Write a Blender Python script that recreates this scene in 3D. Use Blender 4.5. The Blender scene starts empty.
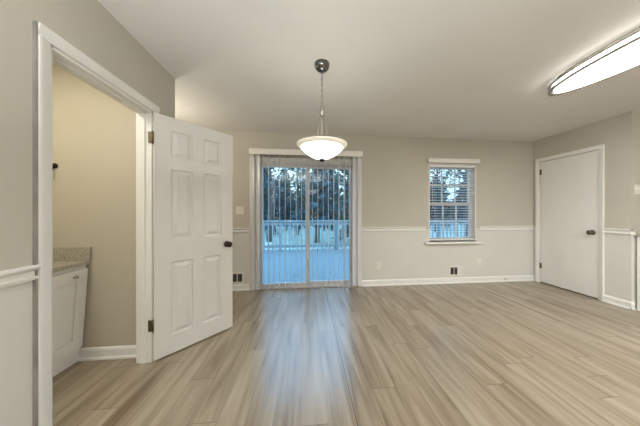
import bpy, bmesh, math, random
from mathutils import Vector, Matrix
S = bpy.context.scene
COL = S.collection
PI = math.pi
R = math.radians

# ------------------------------------------------------------------ camera
cam = bpy.data.cameras.new('camera')
cam.sensor_fit = 'HORIZONTAL'
cam.sensor_width = 36.0
cam.lens = 36.0 * 230.3 / 640.0
cam.shift_x = (320 - 330.6) / 640.0
cam.shift_y = (212.7 - 213.0) / 640.0
cam.clip_start = 0.02
cam.clip_end = 300
camo = bpy.data.objects.new('camera', cam)
COL.objects.link(camo)
camo.location = (0, 0, 1.19)
camo.rotation_euler = (PI / 2, 0, -0.1039)
S.camera = camo

# ------------------------------------------------------------------ view + sky
vs = S.view_settings
S.display_settings.display_device = 'sRGB'
vs.view_transform = 'Standard'
vs.look = 'None'
vs.gamma = 1.0
vs.use_curve_mapping = False
vs.exposure = 0.1

wd = bpy.data.worlds.new('dusk_sky')
S.world = wd
wd.use_nodes = True
nt = wd.node_tree
bg = nt.nodes['Background']
tc = nt.nodes.new('ShaderNodeTexCoord')
sp = nt.nodes.new('ShaderNodeSeparateXYZ')
cr = nt.nodes.new('ShaderNodeValToRGB')
nt.links.new(tc.outputs['Generated'], sp.inputs[0])
nt.links.new(sp.outputs['Z'], cr.inputs[0])
cr.color_ramp.elements[0].color = (0.20, 0.30, 0.36, 1)
cr.color_ramp.elements[0].position = 0.0
cr.color_ramp.elements[1].color = (0.20, 0.52, 0.98, 1)
cr.color_ramp.elements[1].position = 0.8
for p_, c_ in ((0.2, (0.22, 0.35, 0.42, 1)), (0.36, (0.36, 0.66, 0.98, 1))):
    ck = cr.color_ramp.elements.new(p_)
    ck.color = c_
nt.links.new(cr.outputs[0], bg.inputs[0])
bg.inputs[1].default_value = 5.8


def area_light(name, loc, size, power, color, rot=(0, 0, 0)):
    l = bpy.data.lights.new(name, 'AREA')
    l.shape = 'RECTANGLE'
    l.size, l.size_y = size
    l.energy = power
    l.color = color
    o = bpy.data.objects.new(name, l)
    COL.objects.link(o)
    o.location = loc
    o.rotation_euler = rot
    return o


# unseen fill lights added behind the camera, then the bathroom's ceiling light
area_light('kitchen_fill', (2.5, -1.2, 2.30), (1.2, 0.5), 160, (0.95, 0.985, 1.0), (0, R(-28), 0))  # added fill, tilted to brighten the right wall
area_light('living_fill', (2.7, -2.6, 2.42), (0.9, 0.5), 30, (0.95, 0.985, 1.0))  # unseen fill, added for general brightness
area_light('bounce_fill', (-0.3, -0.9, 1.45), (1.0, 1.0), 114, (0.935, 0.985, 1.03), (R(180), 0, 0))  # added upward fill that lifts the ceiling and left wall
area_light('bath_light', (-1.85, 1.25, 2.42), (0.3, 0.3), 15.3, (1.0, 0.95, 0.80))
nl = bpy.data.lights.new('nook_light', 'POINT')
nl.energy = 17
nl.color = (1.0, 0.93, 0.80)
nl.shadow_soft_size = 0.12
nlo = bpy.data.objects.new('nook_light', nl)
COL.objects.link(nlo)
nlo.location = (-1.9, 2.75, 2.0)


# ------------------------------------------------------------------ materials
def lin(r, g, b):
    f = lambda c: (c / 255 / 12.92) if c <= 10 else ((c / 255 + 0.055) / 1.055) ** 2.4
    return (f(r), f(g), f(b), 1)


def mat(name, col, rough=0.6, metal=0.0, spec=0.4, noise=0.0, nscale=40.0, bump=0.0):
    m = bpy.data.materials.new(name)
    m.use_nodes = True
    t = m.node_tree
    b = t.nodes['Principled BSDF']
    b.inputs['Base Color'].default_value = col
    b.inputs['Roughness'].default_value = rough
    b.inputs['Metallic'].default_value = metal
    b.inputs['Specular IOR Level'].default_value = spec
    c = t.nodes.new('ShaderNodeTexCoord')
    n = t.nodes.new('ShaderNodeTexNoise')
    n.inputs['Scale'].default_value = nscale
    n.inputs['Detail'].default_value = 4
    t.links.new(c.outputs['Object'], n.inputs['Vector'])
    if noise > 0:
        r = t.nodes.new('ShaderNodeValToRGB')
        r.color_ramp.elements[0].position = 0.3
        r.color_ramp.elements[1].position = 0.7
        r.color_ramp.elements[0].color = [x * (1 - noise) for x in col[:3]] + [1]
        r.color_ramp.elements[1].color = [min(1, x * (1 + noise)) for x in col[:3]] + [1]
        t.links.new(n.outputs['Fac'], r.inputs[0])
        t.links.new(r.outputs[0], b.inputs['Base Color'])
    if bump > 0:
        u = t.nodes.new('ShaderNodeBump')
        u.inputs['Strength'].default_value = bump
        u.inputs['Distance'].default_value = 0.002
        t.links.new(n.outputs['Fac'], u.inputs['Height'])
        t.links.new(u.outputs[0], b.inputs['Normal'])
    return m


def emit_mat(name, col, strength, base=(0.9, 0.88, 0.84, 1)):
    m = mat(name, base, 0.35)
    b = m.node_tree.nodes['Principled BSDF']
    b.inputs['Emission Color'].default_value = col
    b.inputs['Emission Strength'].default_value = strength
    return m


M = {}
M['wall'] = mat('greige_wall_paint', (0.500, 0.467, 0.392, 1), 0.75, noise=0.02, nscale=3, bump=0.12)
M['wall_near'] = M['wall']
M['bathwall'] = mat('bathroom_beige_paint', (0.50, 0.455, 0.36, 1), 0.7, noise=0.02, nscale=3, bump=0.1)
M['wains'] = mat('white_wainscot_paint', (0.635, 0.615, 0.56, 1), 0.55, noise=0.012, nscale=3, bump=0.06)
M['trim'] = mat('white_trim_paint', (0.76, 0.745, 0.70, 1), 0.4, noise=0.012, nscale=6)
M['closet_door'] = mat('lit_white_door_paint', (0.74, 0.725, 0.68, 1), 0.42, noise=0.012, nscale=5)  # same door paint lightened to stand in for light on this door
M['door'] = mat('white_door_paint', (0.66, 0.645, 0.605, 1), 0.42, noise=0.012, nscale=5)
M['ceil'] = mat('ceiling_paint', (0.74, 0.72, 0.68, 1), 0.85, noise=0.02, nscale=2, bump=0.15)
M['bronze'] = mat('oil_rubbed_bronze', (0.05, 0.035, 0.025, 1), 0.3, 0.9, noise=0.1)
M['brass'] = mat('aged_brass', (0.16, 0.12, 0.065, 1), 0.45, 0.8, noise=0.15, nscale=60)
M['nickel'] = mat('brushed_nickel', (0.42, 0.40, 0.37, 1), 0.3, 0.95, noise=0.05, nscale=80)
M['dark_nickel'] = mat('dark_antique_nickel', (0.15, 0.135, 0.12, 1), 0.25, 0.95, noise=0.05)
M['chrome'] = mat('polished_chrome', (0.17, 0.175, 0.18, 1), 0.09, 1.0, noise=0.02)
M['dark'] = mat('dark_void', (0.03, 0.03, 0.03, 1), 0.8, noise=0.1)
M['plate'] = mat('white_plastic', (0.74, 0.70, 0.62, 1), 0.35, noise=0.01)
M['vinyl'] = mat('white_vinyl', (0.70, 0.67, 0.64, 1), 0.4, noise=0.015)
M['blind'] = mat('blind_white', (0.78, 0.77, 0.75, 1), 0.5, noise=0.01)
M['valance'] = mat('valance_white', (0.78, 0.75, 0.69, 1), 0.5, noise=0.01)
M['cab'] = mat('white_cabinet_paint', (0.76, 0.74, 0.69, 1), 0.4, noise=0.012, nscale=6)
M['deck'] = mat('grey_deck_paint', (0.148, 0.155, 0.145, 1), 0.7, noise=0.06, nscale=5)
M['rail'] = mat('grey_rail_paint', (0.27, 0.30, 0.30, 1), 0.7, noise=0.05, nscale=8)
M['bark'] = mat('tree_bark', (0.06, 0.055, 0.055, 1), 0.9, noise=0.3, nscale=8, bump=0.5)
M['leaf'] = mat('evergreen_needles', (0.02, 0.07, 0.085, 1), 0.8, noise=0.45, nscale=1.2)
M['leaf2'] = mat('broadleaf_green', (0.04, 0.10, 0.085, 1), 0.8, noise=0.45, nscale=1.5)
M['lawn'] = mat('pale_winter_lawn', (0.30, 0.30, 0.22, 1), 0.9, noise=0.25, nscale=1.5)
M['deadleaf'] = mat('dry_brown_leaf', (0.05, 0.035, 0.03, 1), 0.8, noise=0.2)
M['siding'] = mat('outside_siding', (0.5, 0.5, 0.48, 1), 0.7, noise=0.03)
M['pend'] = emit_mat('lit_frosted_bowl', (1.0, 0.97, 0.90, 1), 3.2)
M['pendrim'] = emit_mat('frosted_bowl_rim', (1.0, 0.90, 0.72, 1), 0.25, (0.8, 0.76, 0.66, 1))
M['diff'] = emit_mat('lit_acrylic_diffuser', (1.0, 0.99, 0.96, 1), 11.0)
M['stop'] = mat('rubber_white', (0.7, 0.68, 0.62, 1), 0.6, noise=0.01)


def vane_mat():
    m = bpy.data.materials.new('vertical_vane_vinyl')
    m.use_nodes = True
    t = m.node_tree
    b = t.nodes['Principled BSDF']
    b.inputs['Base Color'].default_value = (0.90, 0.89, 0.88, 1)
    b.inputs['Roughness'].default_value = 0.28
    b.inputs['Specular IOR Level'].default_value = 1.0
    tr = t.nodes.new('ShaderNodeBsdfTranslucent')
    tr.inputs[0].default_value = (0.82, 0.82, 0.82, 1)
    w = t.nodes.new('ShaderNodeTexNoise')
    w.inputs['Scale'].default_value = 200
    mx = t.nodes.new('ShaderNodeMixShader')
    mx.inputs[0].default_value = 0.25
    o = t.nodes['Material Output']
    t.links.new(b.outputs[0], mx.inputs[1])
    t.links.new(tr.outputs[0], mx.inputs[2])
    tp = t.nodes.new('ShaderNodeBsdfTransparent')
    m2 = t.nodes.new('ShaderNodeMixShader')
    m2.inputs[0].default_value = 0.3
    t.links.new(mx.outputs[0], m2.inputs[1])
    t.links.new(tp.outputs[0], m2.inputs[2])
    t.links.new(m2.outputs[0], o.inputs[0])
    return m


M['vane'] = vane_mat()


def glass_mat():
    m = bpy.data.materials.new('window_glass')
    m.use_nodes = True
    t = m.node_tree
    t.nodes.remove(t.nodes['Principled BSDF'])
    tr = t.nodes.new('ShaderNodeBsdfTransparent')
    tr.inputs[0].default_value = (0.93, 0.97, 0.98, 1)
    gl = t.nodes.new('ShaderNodeBsdfGlossy')
    gl.inputs['Roughness'].default_value = 0.0
    fr = t.nodes.new('ShaderNodeFresnel')
    fr.inputs[0].default_value = 1.5
    mx = t.nodes.new('ShaderNodeMixShader')
    o = t.nodes['Material Output']
    t.links.new(fr.outputs[0], mx.inputs[0])
    t.links.new(tr.outputs[0], mx.inputs[1])
    t.links.new(gl.outputs[0], mx.inputs[2])
    t.links.new(mx.outputs[0], o.inputs[0])
    return m


M['glass'] = glass_mat()


def math_node(t, op, a, b=None):
    n = t.nodes.new('ShaderNodeMath')
    n.operation = op
    for i, v in enumerate((a, b)):
        if v is None:
            continue
        if isinstance(v, (int, float)):
            n.inputs[i].default_value = v
        else:
            t.links.new(v, n.inputs[i])
    return n.outputs[0]


def floor_mat():
    m = bpy.data.materials.new('greige_plank_floor')
    m.use_nodes = True
    t = m.node_tree
    b = t.nodes['Principled BSDF']
    c = t.nodes.new('ShaderNodeTexCoord')
    s = t.nodes.new('ShaderNodeSeparateXYZ')
    t.links.new(c.outputs['Object'], s.inputs[0])
    W, L = 0.158, 1.22
    u = math_node(t, 'DIVIDE', math_node(t, 'ADD', s.outputs['X'], 10.0 - 0.284 + 10 * W * 0.0), W)
    u = math_node(t, 'ADD', u, -(10.0 / W) % 1.0)
    row = math_node(t, 'FLOOR', u)
    wn = t.nodes.new('ShaderNodeTexWhiteNoise')
    wn.noise_dimensions = '1D'
    t.links.new(row, wn.inputs['W'])
    v = math_node(t, 'ADD', math_node(t, 'DIVIDE', s.outputs['Y'], L), wn.outputs['Value'])
    cell = math_node(t, 'FLOOR', v)
    comb = t.nodes.new('ShaderNodeCombineXYZ')
    t.links.new(row, comb.inputs[0])
    t.links.new(cell, comb.inputs[1])
    wn2 = t.nodes.new('ShaderNodeTexWhiteNoise')
    wn2.noise_dimensions = '3D'
    t.links.new(comb.outputs[0], wn2.inputs['Vector'])
    # streaky grain inside the plank, offset per plank
    g = t.nodes.new('ShaderNodeCombineXYZ')
    t.links.new(math_node(t, 'ADD', math_node(t, 'MULTIPLY', s.outputs['X'], 13.0), math_node(t, 'MULTIPLY', wn2.outputs['Value'], 37.0)), g.inputs[0])
    t.links.new(math_node(t, 'MULTIPLY', s.outputs['Y'], 0.95), g.inputs[1])
    t.links.new(math_node(t, 'MULTIPLY', wn2.outputs['Value'], 11.0), g.inputs[2])
    n1 = t.nodes.new('ShaderNodeTexNoise')
    n1.inputs['Scale'].default_value = 1.0
    n1.inputs['Detail'].default_value = 6
    n1.inputs['Roughness'].default_value = 0.55
    n1.inputs['Distortion'].default_value = 0.6
    t.links.new(g.outputs[0], n1.inputs['Vector'])
    g2 = t.nodes.new('ShaderNodeCombineXYZ')
    t.links.new(math_node(t, 'MULTIPLY', s.outputs['X'], 160.0), g2.inputs[0])
    t.links.new(math_node(t, 'MULTIPLY', s.outputs['Y'], 3.0), g2.inputs[1])
    n2 = t.nodes.new('ShaderNodeTexNoise')
    n2.inputs['Scale'].default_value = 1.0
    n2.inputs['Detail'].default_value = 3
    t.links.new(g2.outputs[0], n2.inputs['Vector'])
    f = math_node(t, 'ADD', math_node(t, 'MULTIPLY', n1.outputs['Fac'], 1.0), math_node(t, 'MULTIPLY', math_node(t, 'SUBTRACT', wn2.outputs['Value'], 0.5), 0.07))
    f = math_node(t, 'ADD', f, math_node(t, 'MULTIPLY', math_node(t, 'SUBTRACT', n2.outputs['Fac'], 0.5), 0.12))
    r = t.nodes.new('ShaderNodeValToRGB')
    e = r.color_ramp.elements
    e[0].position, e[0].color = 0.26, FLOOR_COLS[0]
    e[1].position, e[1].color = 0.74, FLOOR_COLS[3]
    k = e.new(0.42); k.color = FLOOR_COLS[1]
    k = e.new(0.56); k.color = FLOOR_COLS[2]
    t.links.new(f, r.inputs[0])
    # seams: fine along the plank, a darker line at plank ends
    fu = math_node(t, 'FRACT', u)
    du = math_node(t, 'MINIMUM', fu, math_node(t, 'SUBTRACT', 1.0, fu))
    fv = math_node(t, 'FRACT', v)
    dv = math_node(t, 'MINIMUM', fv, math_node(t, 'SUBTRACT', 1.0, fv))
    su = math_node(t, 'MULTIPLY', math_node(t, 'LESS_THAN', du, 0.0011 / W), 0.22)
    sv = math_node(t, 'MULTIPLY', math_node(t, 'LESS_THAN', dv, 0.0022 / L), 0.5)
    # the one open seam that runs out from the sliding door
    op = math_node(t, 'MULTIPLY', math_node(t, 'LESS_THAN', math_node(t, 'ABSOLUTE', math_node(t, 'SUBTRACT', s.outputs['X'], 0.284)), 0.0028), 0.8)
    seam = math_node(t, 'MAXIMUM', math_node(t, 'MAXIMUM', su, sv), op)
    mx = t.nodes.new('ShaderNodeMix')
    mx.data_type = 'RGBA'
    t.links.new(seam, mx.inputs[0])
    t.links.new(r.outputs[0], mx.inputs[6])
    mx.inputs[7].default_value = (0.03, 0.022, 0.016, 1)
    t.links.new(mx.outputs[2], b.inputs['Base Color'])
    b.inputs['Roughness'].default_value = 0.26
    b.inputs['Specular IOR Level'].default_value = 0.9
    bu = t.nodes.new('ShaderNodeBump')
    bu.inputs['Strength'].default_value = 0.12
    bu.inputs['Distance'].default_value = 0.002
    t.links.new(f, bu.inputs['Height'])
    t.links.new(bu.outputs[0], b.inputs['Normal'])
    return m


FLOOR_COLS = [(0.146, 0.102, 0.061, 1), (0.24, 0.186, 0.121, 1), (0.305, 0.248, 0.174, 1), (0.385, 0.322, 0.236, 1)]
M['floor'] = floor_mat()


def granite_mat():
    m = bpy.data.materials.new('speckled_granite')
    m.use_nodes = True
    t = m.node_tree
    b = t.nodes['Principled BSDF']
    c = t.nodes.new('ShaderNodeTexCoord')
    n = t.nodes.new('ShaderNodeTexNoise')
    n.inputs['Scale'].default_value = 95
    n.inputs['Detail'].default_value = 6
    n.inputs['Roughness'].default_value = 0.7
    t.links.new(c.outputs['Object'], n.inputs['Vector'])
    r = t.nodes.new('ShaderNodeValToRGB')
    e = r.color_ramp.elements
    e[0].position, e[0].color = 0.36, (0.15, 0.13, 0.10, 1)
    e[1].position, e[1].color = 0.66, (0.52, 0.48, 0.39, 1)
    k = e.new(0.47); k.color = (0.36, 0.33, 0.26, 1)
    t.links.new(n.outputs['Fac'], r.inputs[0])
    t.links.new(r.outputs[0], b.inputs['Base Color'])
    b.inputs['Roughness'].default_value = 0.2
    return m


M['granite'] = granite_mat()


def deck_mat():
    m = M['deck']
    t = m.node_tree
    b = t.nodes['Principled BSDF']
    src = b.inputs['Base Color'].links[0].from_socket
    c = t.nodes.new('ShaderNodeTexCoord')
    s = t.nodes.new('ShaderNodeSeparateXYZ')
    t.links.new(c.outputs['Object'], s.inputs[0])
    fr = math_node(t, 'FRACT', math_node(t, 'DIVIDE', s.outputs['Y'], 0.145))
    gap = math_node(t, 'MULTIPLY', math_node(t, 'LESS_THAN', fr, 0.05), 0.45)
    mx = t.nodes.new('ShaderNodeMix')
    mx.data_type = 'RGBA'
    t.links.new(gap, mx.inputs[0])
    t.links.new(src, mx.inputs[6])
    mx.inputs[7].default_value = (0.1, 0.12, 0.14, 1)
    t.links.new(mx.outputs[2], b.inputs['Base Color'])


deck_mat()


# ------------------------------------------------------------------ mesh helpers
class MB:
    """collects shapes into one bmesh"""

    def __init__(self):
        self.b = bmesh.new()

    def box(self, lo, hi, mi=0, mtx=None):
        x0, y0, z0 = lo
        x1, y1, z1 = hi
        vs_ = [self.b.verts.new(p) for p in ((x0, y0, z0), (x1, y0, z0), (x1, y1, z0), (x0, y1, z0), (x0, y0, z1), (x1, y0, z1), (x1, y1, z1), (x0, y1, z1))]
        if mtx is not None:
            for v in vs_:
                v.co = mtx @ v.co
        for q in ((0, 3, 2, 1), (4, 5, 6, 7), (0, 1, 5, 4), (1, 2, 6, 5), (2, 3, 7, 6), (3, 0, 4, 7)):
            f = self.b.faces.new([vs_[i] for i in q])
            f.material_index = mi
        return vs_

    def sweep(self, profile, a, b_, up=(0, 0, 1), out=(0, -1, 0)):
        """extrude a 2D profile [(out, up)] from a to b"""
        a, b_, up, out = Vector(a), Vector(b_), Vector(up), Vector(out)
        A = [self.b.verts.new(a + out * p + up * q) for p, q in profile]
        B = [self.b.verts.new(b_ + out * p + up * q) for p, q in profile]
        n = len(profile)
        for i in range(n):
            j = (i + 1) % n
            self.b.faces.new((A[i], A[j], B[j], B[i]))
        self.b.faces.new(A[::-1])
        self.b.faces.new(B)

    def frustum(self, lo, hi, lo2, hi2, d0, d1, axis_map):
        """rectangular frustum: rect lo-hi at depth d0, rect lo2-hi2 at depth d1; axis_map(u,v,d)->xyz"""
        A = [self.b.verts.new(axis_map(u, v, d0)) for u, v in ((lo[0], lo[1]), (hi[0], lo[1]), (hi[0], hi[1]), (lo[0], hi[1]))]
        B = [self.b.verts.new(axis_map(u, v, d1)) for u, v in ((lo2[0], lo2[1]), (hi2[0], lo2[1]), (hi2[0], hi2[1]), (lo2[0], hi2[1]))]
        for i in range(4):
            j = (i + 1) % 4
            self.b.faces.new((A[i], A[j], B[j], B[i]))
        self.b.faces.new(B)
        self.b.faces.new(A[::-1])

    def lathe(self, prof, n=32, mtx=None, sx=1.0, sy=1.0, closed=False):
        rings = []
        for r, z in prof:
            if r < 1e-6:
                v = self.b.verts.new((0, 0, z))
                rings.append([v])
            else:
                rings.append([self.b.verts.new((r * sx * math.cos(2 * PI * i / n), r * sy * math.sin(2 * PI * i / n), z)) for i in range(n)])
        if mtx is not None:
            for ring in rings:
                for v in ring:
                    v.co = mtx @ v.co
        seq = list(zip(rings, rings[1:]))
        if closed:
            seq.append((rings[-1], rings[0]))
        for A, B in seq:
            for i in range(n):
                j = (i + 1) % n
                if len(A) == 1 and len(B) == 1:
                    continue
                if len(A) == 1:
                    f = self.b.faces.new((A[0], B[j], B[i]))
                elif len(B) == 1:
                    f = self.b.faces.new((A[i], A[j], B[0]))
                else:
                    f = self.b.faces.new((A[i], A[j], B[j], B[i]))
                f.smooth = True

    def tube(self, pts, r, n=8, closed=False, taper=None):
        pts = [Vector(p) for p in pts]
        rings = []
        N = len(pts)
        for k, p in enumerate(pts):
            if closed:
                d = pts[(k + 1) % N] - pts[k - 1]
            else:
                d = pts[min(k + 1, N - 1)] - pts[max(k - 1, 0)]
            d.normalize()
            ref = Vector((0, 0, 1)) if abs(d.z) < 0.9 else Vector((1, 0, 0))
            x = d.cross(ref).normalized()
            y = d.cross(x).normalized()
            rr = r if taper is None else r * taper[k]
            rings.append([self.b.verts.new(p + (x * math.cos(2 * PI * i / n) + y * math.sin(2 * PI * i / n)) * rr) for i in range(n)])
        seq = list(zip(rings, rings[1:]))
        if closed:
            seq.append((rings[-1], rings[0]))
        for A, B in seq:
            for i in range(n):
                j = (i + 1) % n
                f = self.b.faces.new((A[i], A[j], B[j], B[i]))
                f.smooth = True
        if not closed:
            self.b.faces.new(rings[0][::-1])
            self.b.faces.new(rings[-1])

    def build(self, name, mats, parent=None, bevel=0.0, world=True):
        bmesh.ops.recalc_face_normals(self.b, faces=self.b.faces[:])
        me = bpy.data.meshes.new(name)
        self.b.to_mesh(me)
        self.b.free()
        for m in (mats if isinstance(mats, (list, tuple)) else [mats]):
            me.materials.append(m)
        o = bpy.data.objects.new(name, me)
        COL.objects.link(o)
        if parent is not None:
            o.parent = parent
        if bevel > 0:
            bv = o.modifiers.new('edge', 'BEVEL')
            bv.width = bevel
            bv.segments = 2
            bv.limit_method = 'ANGLE'
        return o


def tag(o, label, cat, group=None, kind=None):
    o['label'] = label
    o['category'] = cat
    if group:
        o['group'] = group
    if kind:
        o['kind'] = kind
    return o


def thing(name, label, cat, loc=(0, 0, 0), rz=0.0, group=None, kind=None):
    o = bpy.data.objects.new(name, None)
    o.empty_display_size = 0.1
    COL.objects.link(o)
    o.location = loc
    o.rotation_euler = (0, 0, rz)
    return tag(o, label, cat, group, kind)


def box_obj(name, lo, hi, m, parent=None, bevel=0.0):
    k = MB()
    k.box(lo, hi)
    return k.build(name, m, parent, bevel)


def struct(o, label, cat):
    return tag(o, label, cat, kind='structure')


def wall_cells(k, plane, uu, zz, holes, t0, t1, split):
    """boxes of a wall in a u-z grid; holes = [(u0,u1,z0,z1)]; faces below 'split' take material 1. plane 'x': wall runs along y; 'y': along x"""
    us = sorted(set([uu[0], uu[1]] + [h[i] for h in holes for i in (0, 1)]))
    zs = sorted(set([zz[0], zz[1], split] + [h[i] for h in holes for i in (2, 3)]))
    zs = [z for z in zs if zz[0] <= z <= zz[1]]
    for a, b_ in zip(us, us[1:]):
        for c, d in zip(zs, zs[1:]):
            if any(h[0] <= (a + b_) / 2 <= h[1] and h[2] <= (c + d) / 2 <= h[3] for h in holes):
                continue
            mi = 1 if (c + d) / 2 < split else 0
            if plane == 'y':
                k.box((a, t0, c), (b_, t1, d), mi)
            else:
                k.box((t0, a, c), (t1, b_, d), mi)


# ------------------------------------------------------------------ the setting
XL, XR, YB, H = -1.225, 3.97, 3.66, 2.44
WT = 0.15
WL = 0.115
YN, XE, XW = -3.2, 6.6, -2.6          # far ends of the open plan room
YC = 2.295                            # end of the left wall (outer corner)
YRC = 2.43                            # end of the right wall (outer corner)
RB, RR, RLZ = 0.955, 0.985, 0.955     # chair rail heights: back, right, left
D1 = (1.233, 1.985, 0.0, 2.0)         # bathroom doorway
D2 = (2.745, 3.55, 0.0, 2.055)        # closet door recess
SL = (-0.79, 0.80, 0.0, 1.99)         # sliding door opening
WN = (2.03, 2.885, 0.70, 2.02)        # window opening

o = box_obj('floor', (XW - .1, YN - .1, -0.06), (XE + .1, YB + WT, 0.0), M['floor'])
struct(o, 'light greige wood plank floor running towards the sliding door', 'floor')
o = box_obj('ceiling', (XW - .1, YN - .1, H), (XE + .1, YB + WT, H + 0.1), M['ceil'])
struct(o, 'plain off-white ceiling with one pendant and one oval light', 'ceiling')

k = MB()
wall_cells(k, 'y', (XW, XR + 0.13), (0, H), [SL, WN], YB, YB + WT, RB - 0.03)
o = k.build('wall_back', [M['wall'], M['wains']])
struct(o, 'back wall, greige above a white lower part, with sliding door and window', 'wall')

k = MB()
wall_cells(k, 'x', (YN, YC), (0, H), [D1], XL - WL, XL, RLZ - 0.03)
o = k.build('wall_left', [M['wall'], M['wains']])
struct(o, 'left wall with the bathroom doorway, greige over white', 'wall')

k = MB()
wall_cells(k, 'x', (YRC, YB), (0, H), [D2], XR, XR + 0.06, RR - 0.03)
k.box((XR + 0.06, YRC, 0), (XR + 0.13, YB, H), 0)
o = k.build('wall_right', [M['wall'], M['wains']])
struct(o, 'right wall holding the flush white door, greige over white', 'wall')

k = MB()
wall_cells(k, 'y', (XR + 0.13, XE), (0, H), [], YRC, YRC + 0.12, 0.0)
o = k.build('wall_kitchen', [M['wall'], M['wains']])
struct(o, 'greige kitchen wall turning away at the far right corner', 'wall')
o = box_obj('wall_near', (XW, YN - .1, 0), (XE, YN, H), M['wall'])
struct(o, 'greige wall behind the viewpoint', 'wall')
o = box_obj('wall_east', (XE, YN, 0), (XE + .1, YRC, H), M['wall'])
struct(o, 'greige wall at the far end of the kitchen', 'wall')
# bathroom shell and the nook behind the open door
k = MB()
k.box((XW, 2.065, 0), (XL - WL, YC, H))
o = k.build('wall_bathroom_end', M['bathwall'])
struct(o, 'beige end wall of the bathroom seen through the doorway', 'wall')
k = MB()
k.box((XW, 0.4, 0), (-2.31, 2.065, H))
o = k.build('wall_bathroom_side', M['bathwall'])
struct(o, 'beige bathroom wall behind the vanity', 'wall')
o = box_obj('wall_bathroom_near', (XW, 0.3, 0), (XL - WL, 0.4, H), M['bathwall'])
struct(o, 'beige near wall of the bathroom', 'wall')
o = box_obj('wall_nook', (XW - .1, YC, 0), (XW, YB + WT, H), M['wall'])
struct(o, 'greige side wall of the nook behind the open door', 'wall')
o = box_obj('wall_west', (XW - .1, YN, 0), (XW, YC, H), M['wall'])
struct(o, 'greige outer wall beyond the bathroom', 'wall')

# chair rails and baseboards
RAILP = [(0, -0.066), (0.012, -0.066), (0.016, -0.052), (0.009, -0.046), (0.009, -0.026), (0.019, -0.020), (0.026, -0.012), (0.026, -0.002), (0.020, 0), (0, 0)]
BASEP = [(0, 0), (0.024, 0), (0.024, 0.010), (0.018, 0.020), (0.013, 0.022), (0.013, 0.075), (0.008, 0.088), (0.003, 0.095), (0, 0.095)]


def run(name, prof, segs, label):
    k = MB()
    for a, b_, out in segs:
        k.sweep(prof, a, b_, (0, 0, 1), out)
    o = k.build(name, M['trim'])
    struct(o, label, 'baseboard' if name.startswith('base') else 'trim')
    return o


SXL, SXR = -0.845, 0.865     # casing edges of the sliding door
run('trim_1', RAILP, [((XW, YB, RB), (SXL, YB, RB), (0, -1, 0)), ((SXR, YB, RB), (1.975, YB, RB), (0, -1, 0)), ((2.94, YB, RB), (XR, YB, RB), (0, -1, 0))], 'white chair rail along the back wall')
run('trim_2', RAILP, [((XL, YN, RLZ), (XL, D1[0] - 0.055, RLZ), (1, 0, 0))], 'white chair rail on the left wall beside the doorway')
run('trim_3', RAILP, [((XR, 2.69, RR), (XR, YRC - 0.026, RR), (-1, 0, 0)), ((XR - 0.026, YRC, RR), (XR + 0.03, YRC, RR), (0, -1, 0))], 'short white chair rail wrapping the right wall corner')
run('baseboard_back', BASEP, [((XW, YB, 0), (SXL, YB, 0), (0, -1, 0)), ((SXR, YB, 0), (XR, YB, 0), (0, -1, 0))], 'white baseboard along the back wall')
run('baseboard_left', BASEP, [((XL, YN, 0), (XL, D1[0] - 0.065, 0), (1, 0, 0)), ((XL, 2.04, 0), (XL, YC + .013, 0), (1, 0, 0)), ((XW, YC, 0), (XL + .013, YC, 0), (0, 1, 0))], 'white baseboard along the left wall')
run('baseboard_right', BASEP, [((XR, 2.69, 0), (XR, YRC - 0.024, 0), (-1, 0, 0)), ((XR - 0.024, YRC, 0), (XR + 0.03, YRC, 0), (0, -1, 0))], 'short white baseboard at the right wall corner')
run('baseboard_bathroom', BASEP, [((-1.84, 2.065, 0), (XL - WL, 2.065, 0), (0, -1, 0))], 'white baseboard on the bathroom end wall')

# ------------------------------------------------------------------ bathroom doorway: casing + jamb
CASP = [(0, 0), (0.010, 0), (0.012, 0.006), (0.018, 0.030), (0.021, 0.044), (0.021, 0.055), (0, 0.055)]   # (out, across)


def casing(name, plane, y0, y1, top, x, out, label):
    """door casing around an opening in a wall of constant x"""
    k = MB()
    ov = Vector((out, 0, 0))
    k.sweep(CASP, (x, y0, 0), (x, y0, top), (0, -1, 0), ov)
    k.sweep(CASP, (x, y1, 0), (x, y1, top), (0, 1, 0), ov)
    k.sweep(CASP, (x, y0 - 0.055, top), (x, y1 + 0.055, top), (0, 0, 1), ov)
    o = k.build(name, M['trim'])
    struct(o, label, 'trim')
    return o


M['edge_shade'] = mat('painted_edge_shade', (0.27, 0.245, 0.22, 1), 0.8, noise=0.15, nscale=9)
ck_ = casing('trim_4', 'x', D1[0], D1[1], D1[3], XL, 1, 'white casing around the bathroom doorway, room side')
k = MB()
k.box((XL, D1[0] - 0.065, 0.0), (XL + 0.013, D1[0] - 0.055, D1[3] + 0.055))  # dark strip painted in place of the shadow beside the casing
o = k.build('painted_shade_edge', M['edge_shade'], ck_)
o['label'] = 'grey strip coloured as shade along the casing edge'
casing('trim_5', 'x', D1[0], D1[1], D1[3], XL - WL, -1, 'white casing around the bathroom doorway, bathroom side')
k = MB()
a, b_, t = D1[0], D1[1], D1[3]
J = 0.018
k.box((XL - WL, a, 0), (XL, a + J, t))
k.box((XL - WL, b_ - J, 0), (XL, b_, t))
k.box((XL - WL, a, t - J), (XL, b_, t))
st = (XL - 0.085, XL - 0.045)       # door stop strip
k.box((st[0], a + J, 0), (st[1], a + J + .011, t - J))
k.box((st[0], b_ - J - .011, 0), (st[1], b_ - J, t - J))
k.box((st[0], a + J, t - J - .011), (st[1], b_ - J, t - J))
o = k.build('trim_6', M['trim'], bevel=0.002)
struct(o, 'white jamb lining with stop strips inside the bathroom doorway', 'trim')

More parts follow.
